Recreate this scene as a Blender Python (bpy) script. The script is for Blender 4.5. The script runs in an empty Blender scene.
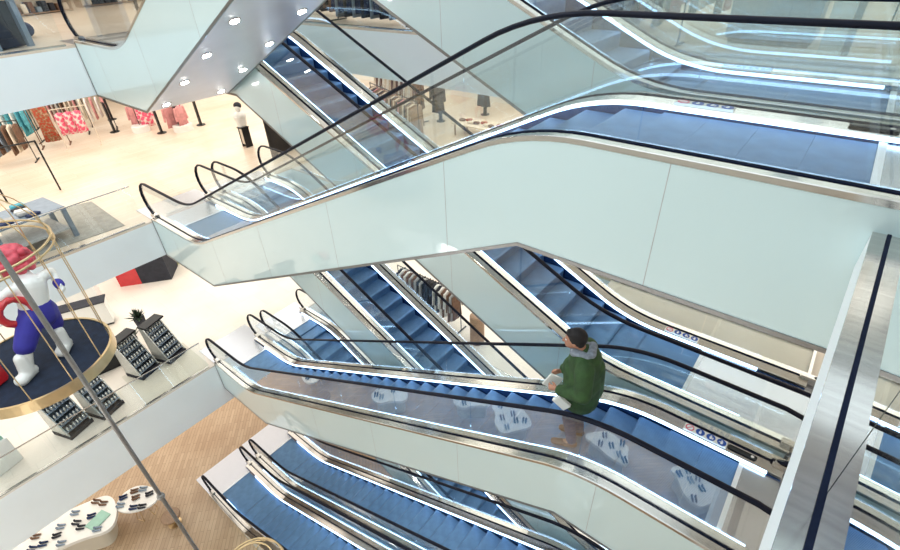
import bpy, bmesh, math, random
from mathutils import Vector, Matrix
random.seed(4)
C = bpy.context.scene.collection
sc = bpy.context.scene
PI = math.pi
H, H1, H0 = 3.917, 4.859, 4.676
L = {0: -H1-H0, 1: -H1, 2: 0.0, 3: H, 4: 2*H}
W, G, DZ, HH, YH = 1.622, 0.123, 0.09, 0.854, 0.121
XE, XR, YF = -4.12, 8.8, 4.05

# ------------------------------------------------------------------ materials
def mat(name, col, rough=.5, metal=0., coat=0., noise=0., nscale=8., col2=None, bump=0., bscale=40., emis=None, estr=0., spec=.5, stretch=(1,1,1), trans=0., coatr=.03):
    m = bpy.data.materials.new(name); m.use_nodes = True
    nt = m.node_tree; b = nt.nodes['Principled BSDF']
    b.inputs['Base Color'].default_value = (*col, 1)
    b.inputs['Roughness'].default_value = rough
    b.inputs['Metallic'].default_value = metal
    b.inputs['Coat Weight'].default_value = coat
    b.inputs['Coat Roughness'].default_value = coatr
    b.inputs['Specular IOR Level'].default_value = spec
    b.inputs['Transmission Weight'].default_value = trans
    tc = nt.nodes.new('ShaderNodeTexCoord'); mp = nt.nodes.new('ShaderNodeMapping')
    mp.inputs['Scale'].default_value = stretch
    nt.links.new(tc.outputs['Object'], mp.inputs['Vector'])
    n = nt.nodes.new('ShaderNodeTexNoise'); n.inputs['Scale'].default_value = nscale; n.inputs['Detail'].default_value = 4
    nt.links.new(mp.outputs['Vector'], n.inputs['Vector'])
    r = nt.nodes.new('ShaderNodeValToRGB')
    c2 = col2 or tuple(max(0, c*(1-noise)) for c in col)
    r.color_ramp.elements[0].color = (*c2, 1); r.color_ramp.elements[1].color = (*col, 1)
    r.color_ramp.elements[0].position = .35; r.color_ramp.elements[1].position = .65
    nt.links.new(n.outputs['Fac'], r.inputs['Fac']); nt.links.new(r.outputs['Color'], b.inputs['Base Color'])
    if bump:
        n2 = nt.nodes.new('ShaderNodeTexNoise'); n2.inputs['Scale'].default_value = bscale
        nt.links.new(mp.outputs['Vector'], n2.inputs['Vector'])
        bp = nt.nodes.new('ShaderNodeBump'); bp.inputs['Strength'].default_value = bump; bp.inputs['Distance'].default_value = .01
        nt.links.new(n2.outputs['Fac'], bp.inputs['Height']); nt.links.new(bp.outputs['Normal'], b.inputs['Normal'])
    if emis:
        b.inputs['Emission Color'].default_value = (*emis, 1); b.inputs['Emission Strength'].default_value = estr
    return m

def plank_mat(name, cols, bw, bh, rough=.35, mortar=(.5,.45,.4), coat=.2, herring=False):
    m = bpy.data.materials.new(name); m.use_nodes = True
    nt = m.node_tree; b = nt.nodes['Principled BSDF']
    b.inputs['Roughness'].default_value = rough; b.inputs['Coat Weight'].default_value = coat
    tc = nt.nodes.new('ShaderNodeTexCoord'); mp = nt.nodes.new('ShaderNodeMapping')
    mp.inputs['Rotation'].default_value = (0, 0, math.radians(42 if herring else 90))
    nt.links.new(tc.outputs['Object'], mp.inputs['Vector'])
    br = nt.nodes.new('ShaderNodeTexBrick')
    br.inputs['Color1'].default_value = (*cols[0], 1); br.inputs['Color2'].default_value = (*cols[1], 1)
    br.inputs['Mortar'].default_value = (*mortar, 1); br.inputs['Mortar Size'].default_value = .006
    br.inputs['Brick Width'].default_value = bw; br.inputs['Row Height'].default_value = bh; br.inputs['Scale'].default_value = 1
    nt.links.new(mp.outputs['Vector'], br.inputs['Vector'])
    n = nt.nodes.new('ShaderNodeTexNoise'); n.inputs['Scale'].default_value = .6; n.inputs['Detail'].default_value = 5
    nt.links.new(tc.outputs['Object'], n.inputs['Vector'])
    mx = nt.nodes.new('ShaderNodeMixRGB'); mx.blend_type = 'MULTIPLY'; mx.inputs['Fac'].default_value = .55
    r = nt.nodes.new('ShaderNodeValToRGB'); r.color_ramp.elements[0].color = (*cols[2], 1); r.color_ramp.elements[1].color = (1, 1, 1, 1)
    r.color_ramp.elements[0].position = .35; r.color_ramp.elements[1].position = .62
    nt.links.new(n.outputs['Fac'], r.inputs['Fac']); nt.links.new(br.outputs['Color'], mx.inputs['Color1']); nt.links.new(r.outputs['Color'], mx.inputs['Color2'])
    nt.links.new(mx.outputs['Color'], b.inputs['Base Color'])
    return m

def glass_mat(name, tint, base=.03, mult=1.5):
    m = bpy.data.materials.new(name); m.use_nodes = True
    nt = m.node_tree
    for n in list(nt.nodes): nt.nodes.remove(n)
    out = nt.nodes.new('ShaderNodeOutputMaterial'); mix = nt.nodes.new('ShaderNodeMixShader')
    tr = nt.nodes.new('ShaderNodeBsdfTransparent'); tr.inputs['Color'].default_value = (*tint, 1)
    gl = nt.nodes.new('ShaderNodeBsdfGlossy'); gl.inputs['Roughness'].default_value = 0.0; gl.inputs['Color'].default_value = (.97, .99, 1, 1)
    geo = nt.nodes.new('ShaderNodeNewGeometry')
    dt = nt.nodes.new('ShaderNodeVectorMath'); dt.operation = 'DOT_PRODUCT'
    nt.links.new(geo.outputs['Normal'], dt.inputs[0]); nt.links.new(geo.outputs['Incoming'], dt.inputs[1])
    def mth(op, a, b=None, clamp=False):
        n = nt.nodes.new('ShaderNodeMath'); n.operation = op; n.use_clamp = clamp
        for i, v in enumerate((a, b)):
            if v is None: continue
            if isinstance(v, (int, float)): n.inputs[i].default_value = v
            else: nt.links.new(v, n.inputs[i])
        return n.outputs[0]
    k = mth('POWER', mth('SUBTRACT', 1, mth('ABSOLUTE', dt.outputs['Value'])), 5)
    fac = mth('ADD', mth('MULTIPLY', mth('ADD', .04, mth('MULTIPLY', k, .96)), mult), base, True)
    nt.links.new(fac, mix.inputs[0])
    nt.links.new(tr.outputs[0], mix.inputs[1]); nt.links.new(gl.outputs[0], mix.inputs[2]); nt.links.new(mix.outputs[0], out.inputs[0])
    return m

def tread_mat(name):
    m = mat(name, (.115, .235, .42), .36, .6, noise=.2, nscale=5)  # blue cast of the light strips is mixed into the tread colour
    nt = m.node_tree; b = nt.nodes['Principled BSDF']
    tc = nt.nodes.new('ShaderNodeTexCoord'); w = nt.nodes.new('ShaderNodeTexWave')
    w.bands_direction = 'Y'; w.inputs['Scale'].default_value = 16
    nt.links.new(tc.outputs['Object'], w.inputs['Vector'])
    bp = nt.nodes.new('ShaderNodeBump'); bp.inputs['Strength'].default_value = .5; bp.inputs['Distance'].default_value = .008
    nt.links.new(w.outputs['Fac'], bp.inputs['Height']); nt.links.new(bp.outputs['Normal'], b.inputs['Normal'])
    return m

def art_mat(name, cols, scale):
    m = bpy.data.materials.new(name); m.use_nodes = True
    nt = m.node_tree; b = nt.nodes['Principled BSDF']; b.inputs['Roughness'].default_value = .8
    tc = nt.nodes.new('ShaderNodeTexCoord'); v = nt.nodes.new('ShaderNodeTexVoronoi'); v.inputs['Scale'].default_value = scale
    nt.links.new(tc.outputs['Object'], v.inputs['Vector'])
    r = nt.nodes.new('ShaderNodeValToRGB'); r.color_ramp.interpolation = 'CONSTANT'
    e = r.color_ramp.elements; e[0].color = (*cols[0], 1); e[1].color = (*cols[1], 1); e[1].position = .5
    if len(cols) > 2: k = e.new(.75); k.color = (*cols[2], 1)
    nt.links.new(v.outputs['Distance'], r.inputs['Fac']); nt.links.new(r.outputs['Color'], b.inputs['Base Color'])
    return m

M = {}
M['clad'] = mat('back_painted_glass', (.62, .775, .785), .28, coat=1., noise=.03, nscale=.5, coatr=.015)
M['steel'] = mat('brushed_steel', (.64, .62, .59), .15, 1., noise=.12, nscale=3, stretch=(.3, 12, 12))
M['trim'] = mat('dark_steel_trim', (.25, .25, .25), .3, .9, noise=.1)
M['rubber'] = mat('black_rubber', (.004, .006, .016), .5, noise=.2, spec=.15)
M['gasket'] = mat('black_gasket', (.004, .009, .03), .7, noise=.2, spec=.15)
M['skirt'] = mat('blue_lit_skirt', (.03, .09, .26), .22, .6, noise=.2)  # the strip's blue glow on the skirt is put into its base colour
M['led'] = mat('blue_white_led', (.8, .9, 1), .4, emis=(.45, .70, 1.), estr=4.6)
M['comb'] = mat('pale_comb_metal', (.85, .9, .95), .35, .2, noise=.05)
M['tread'] = tread_mat('grooved_step')
M['plate'] = mat('landing_plate_steel', (.54, .57, .63), .24, .85, noise=.1, nscale=20, stretch=(1, 6, 1))  # steel cooled to carry the blue light of the strips
M['soffit'] = mat('soffit_metal', (.93, .92, .94), .32, .45, noise=.05, nscale=2)
M['lamp'] = mat('downlight_lens', (1, 1, 1), .5, emis=(1, .97, .92), estr=45.)
M['glass'] = glass_mat('balustrade_glass', (.96, .985, .985), .02, 1.2)
M['glass_mid'] = glass_mat('lightly_coated_glass', (.95, .98, .985), .06, 1.5)
M['glass_coated'] = glass_mat('coated_balustrade_glass', (.93, .97, .975), .10, 1.6)
M['plain_glass'] = glass_mat('clear_glass', (.97, .99, .985), .0, .8)
M['mirror_glass'] = glass_mat('parapet_glass', (.9, .93, .92), .12, 1.9)
M['fascia'] = mat('white_fascia', (.88, .93, .95), .5, noise=.03, nscale=1)
M['wall'] = mat('warm_white_wall', (.82, .79, .73), .7, noise=.05, nscale=1)
M['ceil'] = mat('ceiling_plaster', (.82, .82, .8), .8, noise=.04)
M['oak'] = plank_mat('pale_oak_floor', ((.82, .72, .61), (.78, .66, .54), (.82, .71, .60)), 1.2, .16, mortar=(.66,.55,.43))
M['stone'] = plank_mat('cream_stone_floor', ((.82, .77, .70), (.80, .74, .67), (.90, .84, .78)), .9, .9, mortar=(.7,.66,.6))
M['parquet'] = plank_mat('brown_parquet', ((.54, .40, .265), (.45, .32, .205), (.72, .62, .53)), .7, .11, mortar=(.28,.19,.12), herring=True)
M['grey_floor'] = mat('grey_rug', (.42, .40, .36), .95, noise=.15, nscale=6, bump=.4, bscale=200)
M['white'] = mat('white_lacquer', (.86, .86, .83), .3, noise=.03, coat=.3)
M['black'] = mat('black_metal', (.012, .013, .016), .4, .3, noise=.2)
M['navy'] = mat('navy_carpet', (.008, .018, .045), .9, noise=.4, nscale=10, bump=.3, bscale=150)
M['gold'] = mat('brass_gold', (.70, .52, .29), .28, .85, noise=.1)
M['grey_blue'] = mat('grey_blue_metal', (.26, .33, .42), .4, .4, noise=.15)
M['wood'] = mat('brown_wood', (.33, .21, .13), .5, noise=.3, nscale=5, stretch=(1, 8, 8))
M['red'] = mat('red_gloss', (.62, .02, .03), .3, coat=.5, noise=.1)
M['blue'] = mat('royal_blue_cloth', (.035, .03, .34), .6, noise=.15)
M['cord'] = mat('grey_cable', (.30, .29, .28), .4, .5, noise=.15, nscale=30)
M['pink'] = mat('coral_curls', (.75, .09, .13), .45, noise=.3, nscale=12)
M['green_coat'] = mat('dark_green_cloth', (.030, .085, .022), .75, noise=.4, nscale=9, bump=.6, bscale=14)
M['jeans'] = mat('dark_blue_denim', (.012, .04, .15), .8, noise=.3, nscale=20)
M['skin'] = mat('skin', (.45, .22, .14), .5, noise=.08)
M['hair'] = mat('dark_hair', (.005, .004, .006), .7, noise=.3, bump=.5, bscale=60)
M['shoe'] = mat('brown_leather', (.11, .035, .022), .4, noise=.3)
M['scarf'] = mat('grey_scarf', (.28, .33, .40), .8, noise=.4, nscale=25)
M['paper'] = mat('white_paper', (.86, .88, .86), .6, noise=.02)
M['picto_blue'] = mat('pictogram_blue', (.0, .07, .42), .4, noise=.03)
M['picto_white'] = mat('pictogram_white', (.85, .9, .95), .4, noise=.02)
M['picto_red'] = mat('pictogram_red', (.75, .12, .22), .4, noise=.03)
M['teal'] = mat('teal_cloth', (.13, .55, .68), .8, noise=.4, nscale=9)
M['floral'] = art_mat('pink_floral_cloth', ((.85, .12, .22), (.88, .6, .58), (.9, .8, .75)), 9)
M['rust'] = art_mat('rust_patterned_cloth', ((.42, .06, .03), (.30, .16, .08), (.5, .3, .2)), 14)
M['cream'] = mat('cream_cloth', (.80, .70, .57), .85, noise=.2)
M['brown'] = mat('brown_cloth', (.20, .11, .07), .85, noise=.35)
M['char'] = mat('charcoal_cloth', (.03, .032, .045), .85, noise=.3)
M['darkblue'] = mat('dark_blue_cloth', (.02, .04, .12), .8, noise=.4)
M['rose'] = mat('rose_cloth', (.72, .32, .32), .85, noise=.25)
M['ltgrey'] = mat('light_grey_cloth', (.5, .5, .5), .85, noise=.2)
M['mint'] = mat('mint_tray', (.35, .60, .50), .5, noise=.1)
M['beige'] = mat('beige_cover_panel', (.66, .62, .52), .4, noise=.05, nscale=2)
M['bottle'] = mat('silver_bottle', (.62, .64, .62), .2, .5, noise=.2, nscale=30)

# ------------------------------------------------------------------ mesh helpers
def link(name, bm, m, parent=None):
    bmesh.ops.recalc_face_normals(bm, faces=bm.faces[:])
    me = bpy.data.meshes.new(name); bm.to_mesh(me); bm.free()
    for mm in (m if isinstance(m, (list, tuple)) else [m]): me.materials.append(mm)
    o = bpy.data.objects.new(name, me); C.objects.link(o)
    if parent: o.parent = parent
    return o
def smooth(o, on=True):
    for p in o.data.polygons: p.use_smooth = on
    return o
def thing(name, label, cat, loc=(0,0,0), rz=0, group=None):
    o = bpy.data.objects.new(name, None); C.objects.link(o); o.location = loc; o.rotation_euler = (0,0,rz)
    o.empty_display_size = .1
    o['label'] = label; o['category'] = cat
    if group: o['group'] = group
    return o
def tag(o, label, cat, group=None):
    o['label'] = label; o['category'] = cat
    if group: o['group'] = group
    return o
def struct(o): o['kind'] = 'structure'; return o
def prism(bm, pts, axis, a, b, mi=0):
    """polygon pts in the two other axes, extruded along axis from a to b"""
    def P(p, t):
        return {'x': (t, p[0], p[1]), 'y': (p[0], t, p[1]), 'z': (p[0], p[1], t)}[axis]
    v0 = [bm.verts.new(P(p, a)) for p in pts]; v1 = [bm.verts.new(P(p, b)) for p in pts]
    fs = [bm.faces.new(v0), bm.faces.new(v1)]
    n = len(pts)
    for i in range(n): fs.append(bm.faces.new((v0[i], v0[(i+1)%n], v1[(i+1)%n], v1[i])))
    for f in fs: f.material_index = mi
    return fs
def box(bm, x0, x1, y0, y1, z0, z1, mi=0):
    return prism(bm, [(x0,y0),(x1,y0),(x1,y1),(x0,y1)], 'z', z0, z1, mi)
def bev(bm, w=.01, seg=2):
    bmesh.ops.bevel(bm, geom=bm.edges[:], offset=w, segments=seg, affect='EDGES', clamp_overlap=True)
def sweep(bm, path, sec):
    """section (y, dz) carried along path of (x, z) points"""
    rings = [[bm.verts.new((x, y, z+d)) for (y, d) in sec] for (x, z) in path]
    n = len(sec)
    for a, b in zip(rings, rings[1:]):
        for i in range(n): bm.faces.new((a[i], a[(i+1)%n], b[(i+1)%n], b[i]))
    bm.faces.new(rings[0]); bm.faces.new(rings[-1][::-1])
def tube(bm, pts, r, seg=8, ry=None, closed=False, up=Vector((0,1,0))):
    pts = [Vector(p) for p in pts]; n = len(pts); rings = []
    for i, p in enumerate(pts):
        if closed: t = pts[(i+1)%n]-pts[i-1]
        else: t = pts[min(i+1, n-1)]-pts[max(i-1, 0)]
        t.normalize(); u = up if abs(t.dot(up)) < .95 else Vector((1,0,0))
        s = t.cross(u).normalized(); q = s.cross(t).normalized()
        rr = r[i] if isinstance(r, (list, tuple)) else r
        rings.append([bm.verts.new(p + s*math.cos(a)*rr + q*math.sin(a)*(ry or rr)) for a in [2*PI*k/seg for k in range(seg)]])
    pairs = list(zip(rings, rings[1:])) + ([(rings[-1], rings[0])] if closed else [])
    for a, b in pairs:
        for k in range(seg): bm.faces.new((a[k], a[(k+1)%seg], b[(k+1)%seg], b[k]))
    if not closed: bm.faces.new(rings[0]); bm.faces.new(rings[-1][::-1])
def lathe(bm, prof, c=(0,0,0), seg=16, sx=1, sy=1, mi=0):
    rings = [[bm.verts.new((c[0]+r*sx*math.cos(2*PI*k/seg), c[1]+r*sy*math.sin(2*PI*k/seg), c[2]+z)) for k in range(seg)] for r, z in prof]
    fs = []
    for a, b in zip(rings, rings[1:]):
        for k in range(seg): fs.append(bm.faces.new((a[k], a[(k+1)%seg], b[(k+1)%seg], b[k])))
    fs.append(bm.faces.new(rings[0][::-1])); fs.append(bm.faces.new(rings[-1]))
    for f in fs: f.material_index = mi
def circ(cx, cy, r, n=16, sy=1, a0=0): return [(cx+r*math.cos(a0+2*PI*k/n), cy+r*sy*math.sin(a0+2*PI*k/n)) for k in range(n)]
def new(): return bmesh.new()
def dup(o, parent=None):
    c = o.copy(); C.objects.link(c)
    if parent: c.parent = parent
    for ch in list(o.children): dup(ch, c)
    return c

# ------------------------------------------------------------------ escalators
def knee_path(low, lk, hk, high, t=.55, n=7):
    P = [Vector(low), Vector((lk, low[1])), Vector((hk, high[1])), Vector(high)]
    out = [P[0]]
    for i in (1, 2):
        a = P[i] + (P[i-1]-P[i]).normalized()*t; b = P[i] + (P[i+1]-P[i]).normalized()*t
        for k in range(n+1):
            s = k/n; out.append(a*(1-s)**2 + P[i]*2*s*(1-s) + b*s*s)
    out.append(P[3])
    return [(p.x, p.y) for p in out]
def zat(path, x):
    for (x0, z0), (x1, z1) in zip(path, path[1:]):
        if min(x0, x1) <= x <= max(x0, x1): return z0 + (z1-z0)*(x-x0)/(x1-x0)
    return path[0][1] if abs(x-path[0][0]) < abs(x-path[-1][0]) else path[-1][1]

STEP = {}
def step_mesh(rise, sgn):
    rise = round(rise, 2); key = (rise, sgn)
    if key not in STEP:
        bm = new(); r = max(rise, .05)
        pts = [(-.2*sgn, -.02), (-.17*sgn, 0), (.2*sgn, 0), (.2*sgn, -.04), (-.13*sgn, -.04), (-.155*sgn, -.10), (-.165*sgn, -max(r,.14)-.03), (-.2*sgn, -max(r,.14)-.03)]
        if rise < .02: pts = [(-.199*sgn, 0), (.199*sgn, 0), (.199*sgn, -.14), (-.199*sgn, -.14)]
        prism(bm, pts, 'y', -(W-.60)/2, (W-.60)/2)
        bmesh.ops.recalc_face_normals(bm, faces=bm.faces[:])
        me = bpy.data.meshes.new('step'); bm.to_mesh(me); bm.free(); me.materials.append(M['tread']); STEP[key] = me
    return STEP[key]

def pictos(parent, x, y, z, sgn=1, slot=True):
    bm = new(); box(bm, x-.06, x+.44, y-.055, y+.055, z-.022, z+.003); link('pictogram_plate', bm, M['white'], parent)
    for k in range(4):
        cx = x+.005+k*.125
        bm = new(); prism(bm, circ(cx, y, .052, 20), 'z', z+.003, z+.006, 0)
        # inner field and figure
        if k == 0:
            prism(bm, circ(cx, y, .038, 18), 'z', z+.006, z+.0075, 1)
            prism(bm, [(cx-.032,y-.024),(cx-.024,y-.032),(cx+.032,y+.024),(cx+.024,y+.032)], 'z', z+.0075, z+.009, 0)
        else:
            prism(bm, circ(cx, y+.022, .010, 10), 'z', z+.006, z+.008, 1)
            prism(bm, [(cx-.016,y+.008),(cx+.016,y+.008),(cx+.012,y-.030),(cx-.012,y-.030)], 'z', z+.006, z+.008, 1)
            if k == 2: prism(bm, [(cx+.018,y+.004),(cx+.030,y+.004),(cx+.030,y-.026),(cx+.018,y-.026)], 'z', z+.006, z+.008, 1)
            if k == 3: prism(bm, [(cx-.032,y-.004),(cx-.020,y+.006),(cx-.020,y-.004),(cx-.030,y-.014)], 'z', z+.006, z+.008, 1)
        link('pictogram', bm, [M['picto_red'] if k == 0 else M['picto_blue'], M['picto_white']], parent)
    if slot:
        sx = x + (1.28 if slot == 1 else .47)
        bm = new(); prism(bm, [(sx,y-.03),(sx+.28,y-.03),(sx+.30,y-.01),(sx+.30,y+.02),(sx+.28,y+.035),(sx,y+.035),(sx-.02,y+.01),(sx-.02,y-.01)], 'z', z, z+.008)
        o = link('control_panel', bm, M['black'], parent)
        bm = new(); prism(bm, circ(sx+.25, y+.002, .018, 12), 'z', z+.008, z+.012); link('stop_button', bm, M['white'], o)

def escalator(label, low, lk, hk, high, y0, flo=1.0, fhi=1.0, steps=True, lights=True, pic=None, db=1.058, dt=1.13, fdl=1.04, bk=None, btk=None, plates=(True, True), gm='glass', gf='glass'):
    sgn = 1 if high[0] > low[0] else -1
    t = thing('escalator', label, 'escalator', (low[0], y0+W/2, low[1]), 0, None)
    t.location = (0, 0, 0)
    D = knee_path((low[0], low[1]+DZ), lk, hk, (high[0], high[1]+DZ))
    bk = bk if bk is not None else lk + sgn*.14; btk = btk if btk is not None else hk - sgn*.01
    B = [(low[0], low[1]+DZ-db), (bk, low[1]+DZ-db), (btk, high[1]+DZ-dt), (high[0], high[1]+DZ-dt)]
    for y, w, nm in ((y0, .03, 'near'), (y0+W-.03, .03, 'far')):
        bm = new()
        pts = [(x, z-.035) for x, z in D] + B[::-1]
        prism(bm, pts, 'y', y, y+w)
        bmesh.ops.triangulate(bm, faces=[f for f in bm.faces if len(f.verts) > 4])
        pn = link('side_panel', bm, M['clad'], t)
        # fine joints between the glass panels
        yy = (y-.0012 if nm == 'near' else y+w-.0003)
        x = low[0]+sgn*.97
        while (x-high[0])*sgn < -.5:
            zt = zat(D, x)-.04; zb = B[0][1] if (x-bk)*sgn < 0 else (B[2][1] if (x-btk)*sgn > 0 else B[1][1]+(B[2][1]-B[1][1])*(x-bk)/(btk-bk))
            bm = new(); box(bm, x-.003, x+.003, yy, yy+.0015, zb+.03, zt); x += sgn*2.1
            link('panel_joint', bm, M['ltgrey'], pn)
        bm = new(); yt = y-.008 if nm == 'near' else y+w-.002
        sweep(bm, B, [(yt, -.012), (yt+.010, -.012), (yt+.010, .028), (yt, .028)])
        link('edge_trim', bm, M['trim'], t)
        if nm == 'near':
            bm = new(); box(bm, min(low[0]-sgn*.004, low[0]+sgn*.022), max(low[0]-sgn*.004, low[0]+sgn*.022), yt, yt+.01, B[0][1], low[1]+DZ-.03)
            link('edge_trim', bm, M['trim'], t)
    bm = new(); sweep(bm, B, [(y0+.03, 0), (y0+W-.03, 0), (y0+W-.03, .03), (y0+.03, .03)])
    link('soffit', bm, M['soffit'], t)
    if lights:
        k = 0; x = bk + sgn*.25
        sl = (B[2][1]-B[1][1])/(btk-bk)
        while (x-btk)*sgn < -.1:
            for yl in (y0+.28, y0+1.36):
                z = B[1][1]+(x-bk)*sl
                bm = new()
                prism(bm, [(a[0], a[1]) for a in circ(x, yl, .085, 14)], 'z', -.012, .004)
                for v in bm.verts: v.co.z += B[1][1]+(v.co.x-bk)*sl
                rim = link('downlight', bm, M['steel'], t)
                bm = new(); prism(bm, circ(x, yl, .062, 12), 'z', -.018, -.012)
                for v in bm.verts: v.co.z += B[1][1]+(v.co.x-bk)*sl
                link('lens', bm, M['lamp'], rim)
            x += sgn*1.03
    # decks, gasket, inner decks, skirts, light strips: mirrored near / far
    for nm in (0, 1):
        m = (lambda y: y0+y) if nm == 0 else (lambda y: y0+W-y)
        def S(bm, sec, path=D): sweep(bm, path, [(m(y), d) for y, d in sec])
        bm = new(); S(bm, [(-.004, -.045), (-.004, -.002), (.004, .004), (.104, .004), (.104, -.02), (.006, -.045)]); link('outer_deck', bm, M['steel'], t)
        bm = new(); S(bm, [(.104, -.02), (.104, .012), (.115, .012), (.115, -.02)]); S(bm, [(.127, -.02), (.127, .012), (.14, .012), (.14, -.02)]); link('glass_channel', bm, M['gasket'], t)
        bm = new(); S(bm, [(.14, -.01), (.14, .004), (.262, -.022), (.268, -.032), (.262, -.036)]); link('inner_deck', bm, M['steel'], t)
        P2 = D[:]
        bm = new(); S(bm, [(.266, -.034), (.292, -.034), (.292, -.064), (.266, -.064)], [(D[0][0]+sgn*.6, D[0][1])]+D[1:-1]+[(D[-1][0]-sgn*.15, D[-1][1])]); link('light_strip', bm, M['led'], t)
        bm = new(); S(bm, [(.272, -.064), (.285, -.064), (.285, -.42), (.272, -.42)]); link('skirt_panel', bm, M['skirt'], t)
        # glass panes and handrail
        xs = [p[0] for p in D]; r = HH/2-.03
        xa, xb = D[0][0]+sgn*.10, D[-1][0]-sgn*.25
        bm = new()
        def pane(cols):
            for (xA, b0, t0), (xB, b1, t1) in zip(cols, cols[1:]):
                pass
            bot = [(c[0], c[1]) for c in cols]; top = [(c[0], c[2]) for c in cols][::-1]
            ya, yb = sorted((m(.116), m(.126)))
            va = [[bm.verts.new((c[0], yy, zz)) for zz in (c[1], c[2])] for c in cols for yy in (ya,)]
            vb = [[bm.verts.new((c[0], yb, zz)) for zz in (c[1], c[2])] for c in cols]
            for i in range(len(cols)-1):
                bm.faces.new((va[i][0], va[i+1][0], va[i+1][1], va[i][1])); bm.faces.new((vb[i][0], vb[i][1], vb[i+1][1], vb[i+1][0]))
                bm.faces.new((va[i][1], va[i+1][1], vb[i+1][1], vb[i][1])); bm.faces.new((va[i][0], vb[i][0], vb[i+1][0], va[i+1][0]))
            bm.faces.new((va[0][0], va[0][1], vb[0][1], vb[0][0])); bm.faces.new((va[-1][0], vb[-1][0], vb[-1][1], va[-1][1]))
        ztop = HH-.02
        cx0, cz0 = xa, D[0][1]+r+.02
        endc = [(cx0-sgn*r*.985*math.cos(a), cz0-r*math.sin(a)*.98, cz0+r*math.sin(a)*.98) for a in [PI/2*k/6 for k in range(7)]]
        cuts = []; x = xa+sgn*1.35
        while (x-xb)*sgn < -.6: cuts.append(x); x += sgn*1.62
        allx = sorted(set([xa]+[p[0] for p in D if (p[0]-xa)*sgn > 0 and (p[0]-xb)*sgn < 0]+cuts+[xb]), key=lambda v: v*sgn)
        cur = endc[:-1]
        for x in allx:
            zz = zat(D, x)
            if x in cuts:
                cur.append((x-sgn*.004, zz, zz+ztop)); pane(cur); cur = [(x+sgn*.004, zz, zz+ztop)]
            else: cur.append((x, zz, zz+ztop))
        cx1, cz1 = xb, D[-1][1]+r+.02
        cur += [(cx1+sgn*r*.985*math.cos(a), cz1-r*math.sin(a)*.98, cz1+r*math.sin(a)*.98) for a in [PI/2*k/6 for k in range(5, -1, -1)]]
        pane(cur)
        link('glass_panel', bm, M[gm if nm == 0 else gf], t)
        hp = []
        rr = HH/2
        for k in range(9):
            a = -PI/2+.25 + (PI-.25)*k/8
            hp.append((xa-sgn*rr*math.cos(a), m(YH), D[0][1]+rr+rr*math.sin(a)))
        hp += [(x, m(YH), zat(D, x)+HH) for x in allx[1:-1] if x not in cuts]
        for k in range(9):
            a = PI/2 - (PI-.25)*k/8
            hp.append((xb+sgn*rr*math.cos(a), m(YH), D[-1][1]+rr+rr*math.sin(a)))
        bm = new(); tube(bm, hp, .021, 10, .037); smooth(link('handrail', bm, M['rubber'], t))
        for xx, zz in ((D[0][0]-sgn*.02, D[0][1]), (D[-1][0], D[-1][1])):
            bm = new(); a_, b_ = sorted((m(.06), m(.18))); box(bm, xx-.13, xx+.13, a_, b_, zz-.06, zz+.055)
            bev(bm, .015); link('newel_base', bm, M['steel'], t)
    # steps
    x = lk - sgn*flo
    ic = y0+W/2
    x0s = x-sgn*.2
    while (x-hk)*sgn < fhi:
        z = zat(D, x); rise = abs(zat(D, x)-zat(D, x-sgn*.4))
        if steps:
            o = bpy.data.objects.new('step', step_mesh(rise, sgn)); C.objects.link(o); o.parent = t; o.location = (x, ic, z-DZ+.004-min(.085, rise*.45))
        x += sgn*.4
    x1s = x-sgn*.2
    # landing plates with pale metal combs
    for k, (xo, xi, lv) in enumerate(((low[0]-sgn*.95, x0s, low[1]), (high[0]+sgn*.6, x1s, high[1]))):
        if not plates[k]: continue
        a_, b_ = sorted((xo, xi)); bm = new()
        box(bm, a_, b_, y0+.02, y0+W-.02, lv+.002, lv+.014)
        box(bm, a_, b_, y0+.272, y0+W-.272, lv-.1, lv+.002)
        link('floor_plate', bm, M['plate'], t)
        a_, b_ = sorted((xi-sgn*.05*(1 if k == 0 else -1), xi)); bm = new()
        box(bm, a_, b_, y0+.30, y0+W-.30, lv+.014, lv+.022); link('comb', bm, M['comb'], t)
    if pic: pictos(t, *pic)
    return t

y1, y2, y0_ = 0.0, W+G, -(W+G)
P1 = y1+W-.2; P2 = y2+W-.2
XB = 9.0
PZ = DZ+.001
A_l, A_h, B_l, B_h, C_l, C_h, C0_l, C0_h = -1.94, 6.14, -2.23, 7.09, 6.46, -1.74, 7.09, -2.67
escalator('large pale glass-sided escalator crossing the middle, thick black handrail nearest the camera', (XE, 0), A_l, A_h, (XB, H), y1, fhi=2.2, pic=(6.98, P1, H+PZ, 1, 1), bk=-1.80, btk=6.13)
escalator('escalator carrying the person in the green coat', (XE, -H1), B_l, B_h, (XB, 0), y1, fhi=1.6, gm='glass_coated', pic=(7.95, P1, PZ, 1, 2), bk=-1.9, btk=6.9, db=1.1)
escalator('escalator rising overhead at upper left, grey underside dotted with round downlights', (XE, H), A_l, A_h, (XB, 2*H), y1, fhi=2.2, bk=-1.80, btk=6.13, plates=(True, False))
escalator('bottom left escalator of the side by side pair, nearer the brown parquet', (XE, L[0]), -2.25, 6.7, (XB, -H1), y0_, flo=1.4, fhi=1.65)
escalator('bottom left escalator of the side by side pair, farther from the brown parquet', (XE, L[0]), -2.25, 6.7, (XB, -H1), y1, flo=1.4, fhi=1.65)
escalator('blue-stepped escalator descending from upper left to the landing behind the green coat', (XB, 0), C_l, C_h, (XE, H), y2, pic=(7.12, P2, PZ, 1, 0))
escalator('escalator descending under the middle of the large crossing one, deep blue steps in full view', (XB, -H1), C0_l, C0_h, (XE, 0), y2)
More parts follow.
